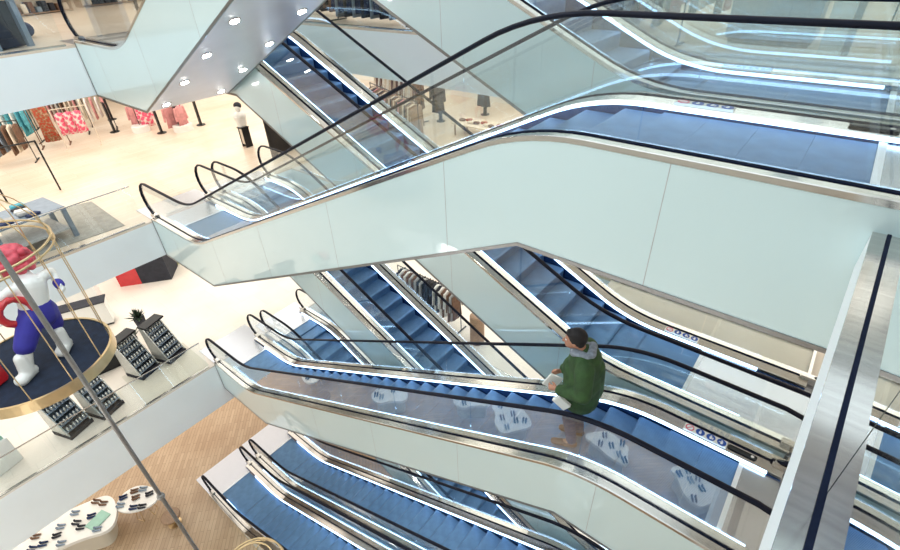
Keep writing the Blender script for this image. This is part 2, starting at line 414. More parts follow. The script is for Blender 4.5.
escalator('escalator at top right with bright blue-white light strips and pale side', (XB, H), C_l, C_h, (XE, 2*H), y2, flo=1.8, gm='glass_mid', gf='glass_coated', pic=(6.95, P2, H+PZ, 1, 0), plates=(True, False))
escalator('lowest descending escalator, beginning on the lower left landing beside the one with the person', (XB, L[0]), 6.9, -2.5, (XE, -H1), y2)

# ------------------------------------------------------------------ setting
def slab(name, pts, z0, z1, m):
    bm = new(); prism(bm, pts, 'z', z0, z1); return struct(link(name, bm, m))
FL = {1: (M['stone'], 1.66), 2: (M['oak'], 1.04), 3: (M['oak'], 1.04), 4: (M['oak'], .5)}
Y0, Y9, X0, X9 = -11, 13, -26, 19
LIPS = [(8.54, 0), (8.47, -1.77), (8.405, -3.2), (8.25, -6.6), (8.05, -11)]
HN = 3.80
for lv, (m, fd) in FL.items():
    z = L[lv]
    slab('floor', [(X0, Y0), (XE, Y0), (XE, Y9), (X0, Y9)], z-.04, z, m)
    slab('ceiling', [(X0, Y0), (XE, Y0), (XE, Y9), (X0, Y9)], z-fd+DZ, z-.04, M['fascia'])
    slab('floor', [(XE, YF), (X9, YF), (X9, Y9), (XE, Y9)], z-.04, z, m)
    slab('ceiling', [(XE, YF), (X9, YF), (X9, Y9), (XE, Y9)], z-fd+DZ, z-.04, M['fascia'])
    xr = XB+.02
    slab('floor', [(xr, 0), (X9, 0), (X9, YF), (xr, YF)], z-.04, z, m)
    slab('ceiling', [(xr, 0), (X9, 0), (X9, YF), (xr, YF)], z-fd+DZ, z-.04, M['fascia'])
    if lv == 3: 
        slab('floor', [(8.548,-.01),(X9,-.01),(X9,Y0),(8.058,Y0),(8.258,-6.6),(8.413,-3.2),(8.478,-1.77)], HN-.24, HN, M['fascia'])
        slab('ceiling', [(8.95, -.01), (X9, -.01), (X9, Y0), (8.95, Y0)], z-fd+DZ, HN-.24, M['fascia'])
    else:
        slab('floor', [(8.75, -.01), (X9, -.01), (X9, Y0), (8.75, Y0)], z-.04, z, m)
        slab('ceiling', [(8.75, -.01), (X9, -.01), (X9, Y0), (8.75, Y0)], z-fd+DZ, z-.04, M['wood'] if lv == 2 else M['fascia'])
slab('floor', [(X0, Y0), (X9, Y0), (X9, Y9), (X0, Y9)], L[0]-.3, L[0], M['parquet'])
# strip of far floor beyond the lane-two escalators (beige cover panel in a steel frame)
for lv in (2, 3, 1):
    z = L[lv]
    bm = new(); box(bm, 5.8, XB, 2*W+G+.01, YF-.03, z-.03, z+.03)
    t = thing('cover_panel', {2: 'long beige cover panel in a thin steel frame beside the middle right landing', 3: 'beige cover panel beside the top right escalator landing', 1: 'beige cover panel beside the lowest right landing'}[lv], 'panel')
    link('panel', bm, M['beige'], t)
    bm = new()
    for a, b, c, d in ((5.8, XB+.02, YF-.035, YF-.0), (XB-.02, XB+.02, 2*W+G+.01, YF)): box(bm, a, b, c, d, z-.02, z+.06)
    link('frame', bm, M['steel'], t)
# walls (the hall ends far outside the atrium)
def wall(name, a, b, c, d): bm = new(); box(bm, a, b, c, d, L[0], L[4]+.2); return struct(link(name, bm, M['wall']))
wall('wall_left', X0-.3, X0, Y0, Y9); wall('wall_far', X0-.3, X9+.3, Y9, Y9+.3); wall('wall_right', X9, X9+.3, Y0, Y9); wall('wall_near', X0-.3, X9+.3, Y0-.3, Y0)
bm = new(); box(bm, 7.62, 7.86, 4.86, 5.1, H, 2*H-.45); c = struct(link('trim_1', bm, M['white']))
bm = new(); box(bm, 7.87, 7.95, 4.9, 5.06, H, 2*H-.45); c = struct(link('trim_2', bm, M['cord']))

# balustrades round the void
def balustrade(label, p, q, z, top='steel', h=.95, edge=.05):
    p, q = Vector((*p, z)), Vector((*q, z)); d = q-p; n = d.length; a = math.atan2(d.y, d.x)
    t = thing('balustrade', label, 'balustrade', p, a)
    bm = new(); x = 0
    while x < n-.05:
        x2 = min(x+1.6, n); box(bm, x+.005, x2-.005, -.007, .007, .0, h-.02); x = x2
    link('glass_panel', bm, M['plain_glass'], t)
    bm = new(); tube(bm, [(0,0,h), (n,0,h)], .016, 8, up=Vector((0,0,1))); link('handrail', bm, M['steel'], t)
    bm = new(); box(bm, 0, n, -.03, -.008, .0, .03); box(bm, 0, n, .008, .03, .0, .03); link('floor_channel', bm, M['steel'], t)
for lv, nm in ((1, 'lowest'), (2, 'middle'), (3, 'top')):
    balustrade(f'clear glass balustrade along the {nm} left floor edge', (XE-.06, -10.5), (XE-.06, -.15), L[lv])
for lv, nm in ((1, 'lowest'), (2, 'middle'), (3, 'top')):
    balustrade(f'clear glass balustrade along the {nm} floor edge behind the escalators', (XE+.4, YF+.06), (XB-.2 if lv > 1 else 8.6, YF+.06), L[lv])
# near right parapet: steel ledge, black glass channel, glass
def lipx(y): 
    for (xa, ya), (xb, yb) in zip(LIPS, LIPS[1:]):
        if yb <= y <= ya: return xa+(xb-xa)*(y-ya)/(yb-ya)+.008
t = thing('parapet', 'glass parapet on a steel ledge at the right, black channel line running towards the camera', 'parapet')
ys = [-.02, -1, -2, -3, -4.8, -6.5, -8.5, -10.8]
def ribbon(bm, o0, o1, z0, z1, ya=None):
    Y = ys
    for a, b in zip(Y, Y[1:]):
        prism(bm, [(lipx(a)+o0, a), (lipx(a)+o1, a), (lipx(b)+o1, b), (lipx(b)+o0, b)], 'z', z0, z1)
bm = new(); ribbon(bm, .0, .068, HN, HN+.010); link('ledge', bm, M['steel'], t)
bm = new(); ribbon(bm, .068, .098, HN, HN+.016); link('glass_channel', bm, M['gasket'], t)
bm = new(); ribbon(bm, .098, .2, HN, HN+.010); link('ledge', bm, M['steel'], t)
jy = [-.02, -2.13, -4.3, -6.5, -8.6, -10.8]
for a, b in zip(jy, jy[1:]):
    bm = new(); prism(bm, [(lipx(a)+.078, a-.005), (lipx(a)+.090, a-.005), (lipx(b)+.090, b+.005), (lipx(b)+.078, b+.005)], 'z', HN+.010, HN+.99)
    link('glass_panel', bm, M['mirror_glass'], t)
bm = new(); tube(bm, [(lipx(y)+.084, y, HN+1.0) for y in ys], .018, 10, up=Vector((0,0,1))); link('handrail', bm, M['steel'], t)

# ------------------------------------------------------------------ figures
def capsule(bm, p0, p1, r0, r1, sx=1.0, seg=14):
    """tapered rounded limb; sx widens it along y"""
    p0, p1 = Vector(p0), Vector(p1); d = (p1-p0); n = max(d.length, 1e-4); d /= n
    pts, rs = [], []
    for k in range(4): a = PI/2*(1-k/4); pts.append(p0-d*r0*math.sin(a)); rs.append(max(r0*math.cos(a), .002))
    for k in range(5): s = k/4; pts.append(p0+(p1-p0)*s); rs.append(r0+(r1-r0)*s)
    for k in range(1, 5): a = PI/2*k/4; pts.append(p1+d*r1*math.sin(a)); rs.append(max(r1*math.cos(a), .002))
    u = Vector((0,1,0)) if abs(d.y) < .9 else Vector((1,0,0))
    s_ = d.cross(u).normalized(); q = s_.cross(d).normalized(); rings = []
    for p, r in zip(pts, rs): rings.append([bm.verts.new(p+s_*math.cos(2*PI*k/seg)*r+q*math.sin(2*PI*k/seg)*r*sx) for k in range(seg)])
    for a, b in zip(rings, rings[1:]):
        for k in range(seg): bm.faces.new((a[k], a[(k+1)%seg], b[(k+1)%seg], b[k]))
    bm.faces.new(rings[0]); bm.faces.new(rings[-1][::-1])
def ball(bm, c, r, s=(1,1,1)):
    g = bmesh.ops.create_icosphere(bm, subdivisions=3, radius=r)
    for v in g['verts']: v.co = Vector((v.co.x*s[0]+c[0], v.co.y*s[1]+c[1], v.co.z*s[2]+c[2]))
def fuse(name, limbs, vox, m, parent, it=6):
    bm = new()
    for l in limbs:
        if l[0] == 'b': ball(bm, *l[1:])
        else: capsule(bm, *l)
    o = link(name, bm, m)
    r = o.modifiers.new('r', 'REMESH'); r.mode = 'VOXEL'; r.voxel_size = vox
    s = o.modifiers.new('s', 'SMOOTH'); s.iterations = it; s.factor = .5
    dg = bpy.context.evaluated_depsgraph_get(); dg.update()
    me = bpy.data.meshes.new_from_object(o.evaluated_get(dg)); o.modifiers.clear(); o.data = me
    me.materials.clear(); me.materials.append(m); smooth(o)
    if parent: o.parent = parent
    return o
def hand(wr, d, side, palm_n, k=1.0, curl=.5):
    """palm, four bent fingers of unequal length and a thumb leaving the side of the palm"""
    wr, d, side, nn = Vector(wr), Vector(d).normalized(), Vector(side).normalized(), Vector(palm_n).normalized()
    out = [(wr, wr+d*.085*k, .026*k, .034*k, 1.0)]
    for i, ln in enumerate((.068, .078, .073, .056)):
        b = wr + d*.085*k + side*(.03-.02*i)*k
        m1 = b + (d*(1-curl*.3)+nn*curl*.6).normalized()*ln*.5*k
        m2 = m1 + (d*(1-curl)+nn*curl*1.5).normalized()*ln*.5*k
        out += [(b, m1, .0105*k, .0095*k), (m1, m2, .0095*k, .0075*k)]
    b = wr + d*.03*k + side*.028*k; m1 = b+(side*.7+d*.7+nn*.3).normalized()*.04*k; m2 = m1+(d+nn*.5).normalized()*.03*k
    out += [(b, m1, .013*k, .0115*k), (m1, m2, .0115*k, .009*k)]
    return out

PS = 1.05
# the person stands on a step, built facing +x, then turned to face down the escalator
sx, sy = 6.95, .62
pth = knee_path((XE, -H1+DZ), B_l, B_h, (XB, DZ))
k_ = round((sx-(B_l-1.0))/.4); stx = B_l-1.0+.4*k_; stz = zat(pth, stx)-DZ+.004-min(.085, abs(zat(pth, stx)-zat(pth, stx-.4))*.45)
t = person = thing('person', 'person in dark green coat and blue jeans riding the escalator, head bowed, holding white papers', 'person', (stx, sy, stz), math.radians(200)); t.scale = (PS,)*3
lim = []
for s, fx in ((1, .04), (-1, -.03)):
    hip = (0, .095*s, .93); kn = (fx+.05, .10*s, .50); an = (fx-.02, .10*s, .09)
    lim += [(hip, kn, .095, .062), (kn, an, .058, .042), (an, (fx+.14, .11*s, .035), .04, .03)]
lim += [((0,0,.95), (0,0,1.12), .13, .125, 1.15), ((0,0,1.12), (.02,0,1.42), .13, .14, 1.35), ((.02,-.16,1.46), (.02,.16,1.46), .065, .065), ((.03,0,1.46), (.085,0,1.60), .06, .056)]
# head bowed forward
hc = Vector((.15, 0, 1.685))
lim += [('b', hc, .105, (1.0, .80, 1.14)), ('b', hc+Vector((.045,0,-.075)), .062, (1,.85,.9)), ((hc+Vector((.095,0,.0)), hc+Vector((.122,0,-.045)), .012, .019)),
        ('b', hc+Vector((-.005,.083,-.02)), .026, (.6,.4,1.1)), ('b', hc+Vector((-.005,-.083,-.02)), .026, (.6,.4,1.1)), ((hc+Vector((.09,-.035,.02)), hc+Vector((.09,.035,.02)), .014, .014)),
        ((hc+Vector((.088,-.02,-.082)), hc+Vector((.088,.02,-.082)), .009, .009))]
wrs = []
for s in (1, -1):
    sh = (.02, .20*s, 1.45); el = (.0, .29*s, 1.17); wr = (.26, .15*s, 1.02)
    lim += [(sh, el, .055, .042), (el, wr, .042, .028)]
    lim += hand(wr, (.9, -.25*s, -.3), (0, -.35*s, 1), (0, -s, -.1), 1.0, .75)
fuse('body', lim, .0075, M['skin'], t, 3)
# face details
for s in (1, -1):
    bm = new(); ball(bm, hc+Vector((.092, .033*s, .0)), .012); smooth(link('eye', bm, M['picto_white'], t))
    bm = new(); ball(bm, hc+Vector((.102, .033*s, -.001)), .006); smooth(link('pupil', bm, M['black'], t))
fuse('hair', [('b', hc+Vector((-.022,0,.030)), .112, (1.0,.86,1.05)), ('b', hc+Vector((.03,0,.075)), .07, (1.1,1.1,.6)), ('b', hc+Vector((-.06,0,-.03)), .07, (.8,1.05,1))], .009, M['hair'], t, 4)
coat = [((0,0,.84), (0,0,1.12), .225, .22, 1.08), ((0,0,1.12), (.01,0,1.40), .215, .19, 1.28), ((.05,.05,.80), (.12,.03,1.3), .12, .13), ((-.1,-.04,.95), (-.1,.02,1.35), .15, .12), ((.0,-.15,1.45), (.0,.15,1.45), .095, .095), ((-.02,0,1.40), (.01,0,1.50), .14, .105, 1.2)]
for s in (1, -1): coat += [((.0,.19*s,1.44), (-.02,.31*s,1.17), .11, .10), ((-.02,.31*s,1.17), (.22,.18*s,1.035), .097, .07)]
fuse('coat', coat, .011, M['green_coat'], t, 4)
fuse('collar', [((.0,-.09,1.53), (.14,-.05,1.54), .055, .05), ((.0,.09,1.53), (.14,.05,1.54), .055, .05), ((-.045,-.07,1.57), (-.045,.07,1.57), .05, .05), ((.14,-.05,1.53), (.14,.05,1.53), .05, .05)], .008, M['scarf'], t, 4)
tr = []
for s, fx in ((1, .04), (-1, -.03)):
    tr += [((0, .09*s, .92), (fx+.05, .10*s, .50), .108, .080), ((fx+.05, .10*s, .50), (fx-.02, .10*s, .13), .078, .066)]
fuse('jeans', tr+[((0,-.06,.9), (0,.06,.9), .12, .12)], .011, M['jeans'], t, 4)
for s, fx in ((1, .04), (-1, -.03)):
    fuse('shoe', [((fx-.05,.10*s,.05), (fx+.19,.115*s,.042), .05, .042, 1.0), ((fx-.03,.10*s,.10), (fx-.01,.10*s,.06), .05, .055)], .008, M['shoe'], t, 4)
for (x, y, z, ry, rz, lab) in ((.33, .02, 1.0, -.5, .25, 'sheaf of white paper held in the hands of the person in the green coat'), (.20, .25, .93, .9, -.1, 'white paper bag hanging below the sleeve of the person in the green coat')):
    bm = new(); box(bm, *((-.085, .085, -.012, .012, -.11, .09) if x > .3 else (-.06, .06, -.025, .025, -.10, .08))); bev(bm, .005)
    o = link('paper_sheaf' if x > .3 else 'paper_bag', bm, M['paper']); 
    o.matrix_basis = t.matrix_basis @ Matrix.Translation((x, y, z)) @ Matrix.Rotation(rz, 4, 'Z') @ Matrix.Rotation(ry, 4, 'Y')
    tag(o, lab, 'paper' if x > .3 else 'bag')

# ------------------------------------------------------------------ hanging cage platform with the sculpture
DX, DY, DR = .99, -3.38, .86
t = thing('hanging_platform', 'round hanging platform with navy top, brass rim and wire cage', 'platform', (DX, DY, .88))
bm = new(); lathe(bm, [(DR-.03, .0), (DR-.03, .118), (DR-.05, .12), (.001, .12)], seg=64); smooth(link('carpet_top', bm, M['navy'], t), False)
bm = new()
for k in range(64):
    a, b = 2*PI*k/64, 2*PI*(k+1)/64
    prism(bm, [((DR-.03)*math.cos(a), (DR-.03)*math.sin(a)), (DR*math.cos(a), DR*math.sin(a)), (DR*math.cos(b), DR*math.sin(b)), ((DR-.03)*math.cos(b), (DR-.03)*math.sin(b))], 'z', -.02, .135)
bmesh.ops.remove_doubles(bm, verts=bm.verts[:], dist=1e-5)
link('rim', bm, M['gold'], t)
for k in range(12):
    a = 2*PI*(k+.35)/12; x, y = .83*math.cos(a), .83*math.sin(a)
    bm = new(); tube(bm, [(x, y, .1), (x, y, 1.72)], .007, 6); link('bar', bm, M['gold'], t)
    bm = new(); tube(bm, [(.83*math.cos(a)*math.cos(q), .83*math.sin(a)*math.cos(q), 1.72+.75*math.sin(q)) for q in [PI/2*j/8 for j in range(9)]], .007, 6); link('dome_wire', bm, M['gold'], t)
for z in (1.66, 1.74):
    bm = new(); tube(bm, [(p[0], p[1], z) for p in circ(0, 0, .83, 48)], .013, 6, closed=True, up=Vector((0,0,1))); smooth(link('ring', bm, M['gold'], t))
bm = new(); tube(bm, [(0, 0, 2.45), (0, 0, 9)], .012, 8); link('suspension_rod', bm, M['gold'], t)
# grey cable hanging past the rim, with its knot
kx, ky = 2.18, -3.16
t2 = thing('cable', 'long grey hanging cable running past the rim of the round platform', 'cable', (kx, ky, -3.2))
bm = new(); tube(bm, [(0, 0, -1.2), (0, 0, 10)], .028, 10); smooth(link('strand', bm, M['cord'], t2))
bm = new(); ball(bm, (0, 0, 1.95), .055, (1, 1, 1.2)); smooth(link('knot', bm, M['cord'], t2))
t3 = thing('wire_ring_ornament', 'brass wire ring ornament peeking up at the bottom edge of the picture', 'ornament', (3.1, -2.75, -3.05))
for r, z in ((.52, 0), (.50, .10), (.36, .22)):
    bm = new(); tube(bm, [(p[0], p[1], z) for p in circ(0, 0, r, 40)], .014, 6, closed=True, up=Vector((0,0,1))); smooth(link('ring', bm, M['gold'], t3))
for k in range(6):
    a = 2*PI*k/6; bm = new(); tube(bm, [(.52*math.cos(a), .52*math.sin(a), 0), (.36*math.cos(a), .36*math.sin(a), .22), (.05*math.cos(a), .05*math.sin(a), .32)], .008, 6); link('wire', bm, M['gold'], t3)

# sculpture: striding figure seen from behind
t = thing('figure_sculpture', 'striding figure sculpture in blue shorts and white boots on the round platform', 'sculpture')
z0 = 1.0
bodyl = [((1.10,-3.20,1.62), (1.22,-3.42,1.36), .12, .075), ((1.22,-3.42,1.36), (1.28,-3.52,1.08), .075, .06),
  ((1.00,-3.04,1.62), (.97,-3.03,1.36), .12, .075), ((.97,-3.03,1.36), (1.07,-3.06,1.08), .075, .06),
  ((1.05,-3.12,1.66), (.98,-3.02,1.98), .13, .145, 1.2), ((.98,-3.02,1.98), (.82,-3.0,2.16), .13, .06),
  ('b', (.70,-3.02,2.28), .15, (1,.95,1.1)),
  ((.95,-2.86,2.02), (.76,-2.74,1.96), .07, .055), ((.76,-2.74,1.96), (1.02,-2.76,1.86), .055, .04),
  ((1.0,-3.20,2.02), (.95,-3.42,1.92), .07, .055), ((.95,-3.42,1.92), (.75,-3.5,1.84), .055, .04)]
bodyl += hand((1.02,-2.76,1.86), (.9,0,-.3), (0,.4,.9), (0,-1,0), 1.0, .6) + hand((.75,-3.5,1.84), (-.9,-.1,-.3), (0,.4,.9), (0,1,0), 1.0, .6)
fuse('body', bodyl, .014, M['white'], t, 4)
fuse('shorts', [((1.10,-3.21,1.62), (1.21,-3.41,1.38), .14, .115), ((1.00,-3.03,1.62), (.97,-3.03,1.38), .14, .115), ((1.05,-3.12,1.60), (1.03,-3.09,1.70), .165, .155, 1.2)], .014, M['blue'], t, 5)
for (x, y, rz) in ((1.28,-3.53,-.9), (1.07,-3.06,-.6)):
    c_, s_ = math.cos(rz), math.sin(rz)
    b = fuse('boot', [((x,y,z0+.09), (x-.02,y+.02,z0+.28), .085, .075), ((x-.06*c_,y-.06*s_,z0+.065), (x+.12*c_,y+.12*s_,z0+.06), .065, .075, 1.1)], .012, M['white'], t, 4)
    fuse('sole', [((x-.07*c_,y-.07*s_,z0+.022), (x+.15*c_,y+.15*s_,z0+.022), .02, .02, 3.2)], .009, M['ltgrey'], b, 2)
curl = []
rng = random.Random(3)
for i in range(90):
    a, b_ = rng.uniform(0, 2*PI), rng.uniform(-.6, 1.4)
    v = Vector((math.cos(a)*math.cos(b_), math.sin(a)*math.cos(b_), math.sin(b_)))*.185
    curl.append(('b', Vector((.72,-3.02,2.28))+v+Vector((.04, 0, -.02)), rng.uniform(.038,.052), (1,1,1)))
fuse('curly_hair', curl+[('b', (.72,-3.02,2.27), .185, (1,1,1))], .011, M['pink'], t, 1)
bm = new(); tube(bm, [(1.10+.02*k*math.sin(k), -3.28-.16*math.sin(q), 1.80+.17*math.cos(q)) for k, q in [(k/8, 2*PI*k/14) for k in range(14)]], .045, 10, closed=True); smooth(link('red_loop', bm, M['red'], t))
fuse('cuff', [((.98,-2.76,1.88), (1.02,-2.76,1.865), .058, .058)], .01, M['blue'], t, 2)
bm = new(); box(bm, -.16, .16, -.11, .11, 0, .30); bev(bm, .03, 3)
o = link('red_suitcase', bm, M['red']); o.location = (1.02, -3.86, 1.002); o.rotation_euler = (0, 0, .5); tag(o, 'red case standing at the left edge of the round platform', 'case')

# ------------------------------------------------------------------ shop furniture
def rail(label, x, y, z, ln, rz, m=M['black'], h=1.45, base=.25):
    t = thing('clothes_rail', label, 'clothes rail', (x, y, z), rz)
    bm = new(); tube(bm, [(-ln/2, 0, h), (ln/2, 0, h)], .014, 8, up=Vector((0,0,1))); link('bar', bm, m, t)
    for s in (-1, 1):
        bm = new(); tube(bm, [(s*ln/2, 0, .02), (s*ln/2, 0, h+.014)], .014, 8); link('upright', bm, m, t)
        bm = new(); box(bm, s*ln/2-.02, s*ln/2+.02, -base, base, 0, .025); link('foot', bm, m, t)
    return t
GM = {}
def garment(name, m, x, y, z, rz, w=.42, h=.95, d=.07, label='', cat='garment', group=None, seed=0):
    """hanging garment; z is the rail height; width across local x"""
    key = (name, m.name, w, h, d)
    if key not in GM:
        rg = random.Random(seed); bm = new()
        prof = [(.10, 0), (.5, -.06), (.46, -.3), (.44, -.55), (.52, -1)] if name != 'skirt' else [(.3, 0), (.34, -.1), (.5, -1)]
        rings = []; NN = 24
        for wi, zz in prof:
            ring = []
            for k in range(NN):
                a = 2*PI*k/NN; f = 1+.14*math.sin(a*5+seed)*(-zz)
                ring.append(bm.verts.new((w*wi*math.cos(a)*f, d*.5*math.sin(a)*(1+.5*math.sin(a*7)*(-zz)), -.07+zz*h)))
            rings.append(ring)
        for a, b in zip(rings, rings[1:]):
            for k in range(NN): bm.faces.new((a[k], a[(k+1)%NN], b[(k+1)%NN], b[k]))
        bm.faces.new(rings[0]); bm.faces.new(rings[-1][::-1])
        if name in ('coat_on_hanger', 'shirt'):
            for s in (-1, 1): capsule(bm, (s*w*.47, 0, -.13), (s*w*.60, 0, -.13-h*.55), d*.42, d*.36, 1, 8)
        tube(bm, [(0,0,-.08), (0,0,-.02), (.02,0,.012), (0,0,.028), (-.018,0,.015)], .004, 5)
        bmesh.ops.recalc_face_normals(bm, faces=bm.faces[:])
        me = bpy.data.meshes.new(name); bm.to_mesh(me); bm.free(); me.materials.append(m)
        for p in me.polygons: p.use_smooth = True
        GM[key] = me
    o = bpy.data.objects.new(name, GM[key]); C.objects.link(o); o.location = (x, y, z); o.rotation_euler = (0, 0, rz)
    return tag(o, label, cat, group)
def filled_rail(label, where, x, y, z, ln, rz, n, mats, h=1.45, gh=.95, kind='garment', m=M['black']):
    rail(label, x, y, z, ln, rz, m, h)
    for i in range(n):
        s = (i+.5)/n*ln*.94-ln*.47; k = mats[(i*7+i//3) % len(mats)]
        cn = k.name.replace('_cloth', '').replace('_', ' ')
        garment('coat_on_hanger', k, x+s*math.cos(rz), y+s*math.sin(rz), z+h-.03, rz+PI/2, .42, gh*(.85+.15*((i*5) % 3)/2), .06, f'{cn} garment on {where}', 'garment', f'{cn} garments on {where}', seed=i % 3)

# middle left floor: dresses and stands in a row
def stand(label, x, y, z, h, m=M['black'], group=None, garm=None, foot=.16):
    t = thing('display_stand', label, 'display stand', (x, y, z), 0, group)
    bm = new(); lathe(bm, [(foot, 0), (foot, .02), (.03, .03)], seg=20); link('base', bm, m, t)
    bm = new(); box(bm, -.06, .06, -.03, .03, .02, h); link('post', bm, m, t)
    bm = new(); tube(bm, [(-.22, 0, h-.02), (0, 0, h+.03), (.22, 0, h-.02)], .012, 6, up=Vector((0,0,1))); link('arm', bm, m, t)
filled_rail('clothes rail with teal garments at the far left of the middle floor', 'the teal rail', -14.1, .05, 0, 1.0, 1.0, 6, [M['teal'], M['white'], M['teal']], 1.35, .95)
filled_rail('clothes rail with dark and cream clothes at the left edge of the middle floor', 'the dark and cream rail', -12.0, -.75, 0, 1.1, 1.1, 7, [M['char'], M['cream'], M['grey_blue'], M['cream'], M['brown']], 1.3, .9)
filled_rail('clothes rail with pale grey clothes behind the teal one', 'the rail behind the teal one', -16.2, .3, 0, 1.4, 1.1, 8, [M['ltgrey'], M['cream'], M['char']], 1.4, 1.)
rail('low rail holding the rust patterned dress', -12.9, .65, 0, .8, 1.2, M['brown'], 1.5)
garment('dress', M['rust'], -12.85, .62, 1.45, 1.2, .42, 1.2, .14, 'rust patterned dress hanging between the teal and the pink floral clothes', 'dress')
rail('slim rail holding the pink floral clothes', -11.95, 1.2, 0, 1.0, 1.2, M['cream'], 1.3)
for i in range(3): garment('blouse', M['floral'], -12.05+.10*i, .92+.22*i, 1.25, 1.9, .32, .7, .10, 'pink floral blouse hanging on the slim pale rail of the middle floor', 'blouse', 'pink floral blouses')
filled_rail('clothes rail with cream and brown clothes behind the pink florals', 'the rail behind the pink florals', -14.6, 1.7, 0, 1.3, 1.2, 9, [M['cream'], M['brown'], M['ltgrey'], M['rose']], 1.5, 1.0)
filled_rail('clothes rail with pale cream clothes beside the black stands', 'the cream rail beside the black stands', -13.3, 2.3, 0, .9, 1.2, 5, [M['cream'], M['white'], M['rose']], 1.3, .8)
SP = [(-12.73, 2.48, 1.05), (-14.6, 3.1, 1.1), (-11.02, 3.43, 1.05), (-10.59, 3.96, 1.0), (-10.67, 4.74, 1.2)]
SL = ['black post stand next to the cream clothes', 'black post stand farthest back in the row', 'black post stand between the two groups of rose shirts', 'black post stand rising out of the rose shirts', 'black post stand nearest the descending escalator']
for (x, y, h), l in zip(SP, SL): stand(l, x, y, 0, h)
for (x, y, m, l) in ((-12.1, 3.15, M['rose'], 'left'), (-11.75, 3.35, M['floral'], 'left'), (-12.3, 3.5, M['floral'], 'left'), (-10.75, 3.8, M['rose'], 'right'), (-10.9, 4.15, M['floral'], 'right'), (-10.45, 4.05, M['rose'], 'right')):
    garment('shirt', m, x, y, .95, 1.0+y, .40, .72, .11, ('rose' if m is M['rose'] else 'pink floral')+(' shirt on display beside the middle black stand' if l == 'left' else ' shirt around the black stand rising among them'), 'shirt', f'{l} display shirts {m.name.split("_")[0]}')
for i, (x, y, r) in enumerate(((-11.9, 3.1, .3), (-10.62, 4.05, .34))):
    t = thing('round_display_base', ['low white round plinth under the left rose shirts', 'low white round plinth under the right rose shirts'][i], 'plinth', (x, y, 0))
    bm = new(); lathe(bm, [(r, 0), (r, .22), (r-.02, .24), (.001, .24)], seg=24); link('drum', bm, M['white'], t)
    bm = new(); tube(bm, [(.0, 0, .24), (0, 0, .98)], .012, 6); link('post', bm, M['black'], t)
# bust with hat, and dark panel next to the upper landing of the descending escalator
t = thing('bust_display', 'white bust with black hair on a slim pedestal beside the landing handrails', 'display bust', (-6.95, 4.4, 0))
for s in (-.11, .11):
    bm = new(); box(bm, s-.015, s+.015, -.12, .12, 0, .62); link('leg', bm, M['black'], t)
bm = new(); box(bm, -.095, .095, -.10, .10, .1, .62); link('column', bm, M['cream'], t)
bm = new(); box(bm, -.14, .14, -.14, .14, .62, .65); link('top', bm, M['black'], t)
fuse('bust', [((0,0,.74), (0,0,.98), .13, .17, 1.25), ((0,0,1.0), (0,0,1.16), .07, .055), ('b', (0,0,1.25), .11, (1,.85,1.15))], .012, M['white'], t, 4)
fuse('wig', [('b', (-.02,.03,1.31), .125, (1.05,.95,.85)), ('b', (-.12,0,.86), .08, (.8,1,1))], .012, M['char'], t, 3)
bm = new(); box(bm, -.04, .04, -.8, .8, 0, 1.35); bev(bm, .01); o = link('black_board', bm, M['black']); o.location = (-5.4, 4.95, 0.002); o.rotation_euler = (0, 0, .25); tag(o, 'black panel standing behind the bust beside the landing', 'panel')
# grey rug, table and black frame near the left edge of the middle floor
bm = new(); prism(bm, [(-7.4,-2.4), (-6.67,-.45), (-4.45,-.5), (-4.62,-2.6)], 'z', .001, .012); tag(link('rug', bm, M['grey_floor']), 'grey rug under the steel blue table on the middle floor', 'rug')
t = thing('display_table', 'steel blue display table on the grey rug', 'table', (-5.25, -2.1, .012), .12)
bm = new(); box(bm, -.52, .52, -.70, .70, .70, .75); bev(bm, .008); link('top', bm, M['grey_blue'], t)
for a in (-.46, .46):
    for b in (-.66, .66): bm = new(); box(bm, a-.045, a+.045, b-.045, b+.045, 0, .70); link('leg', bm, M['grey_blue'], t)
bm = new(); box(bm, -.5, .5, -.6, .6, .22, .25); link('shelf', bm, M['ltgrey'], t)
rg = random.Random(8)
cols = [('teal', 'teal'), ('char', 'charcoal'), ('white', 'white'), ('ltgrey', 'light grey'), ('darkblue', 'dark blue')]
for i in range(10):
    m, cn = cols[i % 5]; x, y = -.40+.20*(i % 5), -.5+.55*(i//5)+rg.uniform(0,.2)
    bm = new(); box(bm, -.09, .09, -.13, .13, 0, .05+.01*(i % 3)); bev(bm, .018, 3)
    c_, s_ = math.cos(.12), math.sin(.12)
    o = link('folded_garment', bm, M[m]); o.location = (-5.25+x*c_-y*s_, -2.1+x*s_+y*c_, .764); o.rotation_euler = (0,0,rg.uniform(-.5,.6))
    tag(o, f'folded {cn} garment on the steel blue table, {"nearer" if i < 5 else "farther from"} the left picture edge', 'folded garment')
t = thing('frame_rack', 'black square frame rack rising beside the steel blue table', 'rack', (-8.45, -1.25, 0), 1.35)
bm = new(); tube(bm, [(-.6,0,1.4), (.6,0,1.4)], .022, 8, up=Vector((0,0,1))); link('bar', bm, M['black'], t)
for s in (-.6, .6): bm = new(); tube(bm, [(s,0,0), (s,0,1.42)], .022, 8); link('post', bm, M['black'], t)
bm = new(); box(bm, -.35, .35, -.2, .2, 0, .9); bev(bm, .02); o = link('storage_trunk', bm, M['darkblue']); o.location = (-9.4, -2.25, 0.002); o.rotation_euler = (0,0,.6); tag(o, 'tall dark trunk at the left picture edge behind the frame rack', 'trunk')

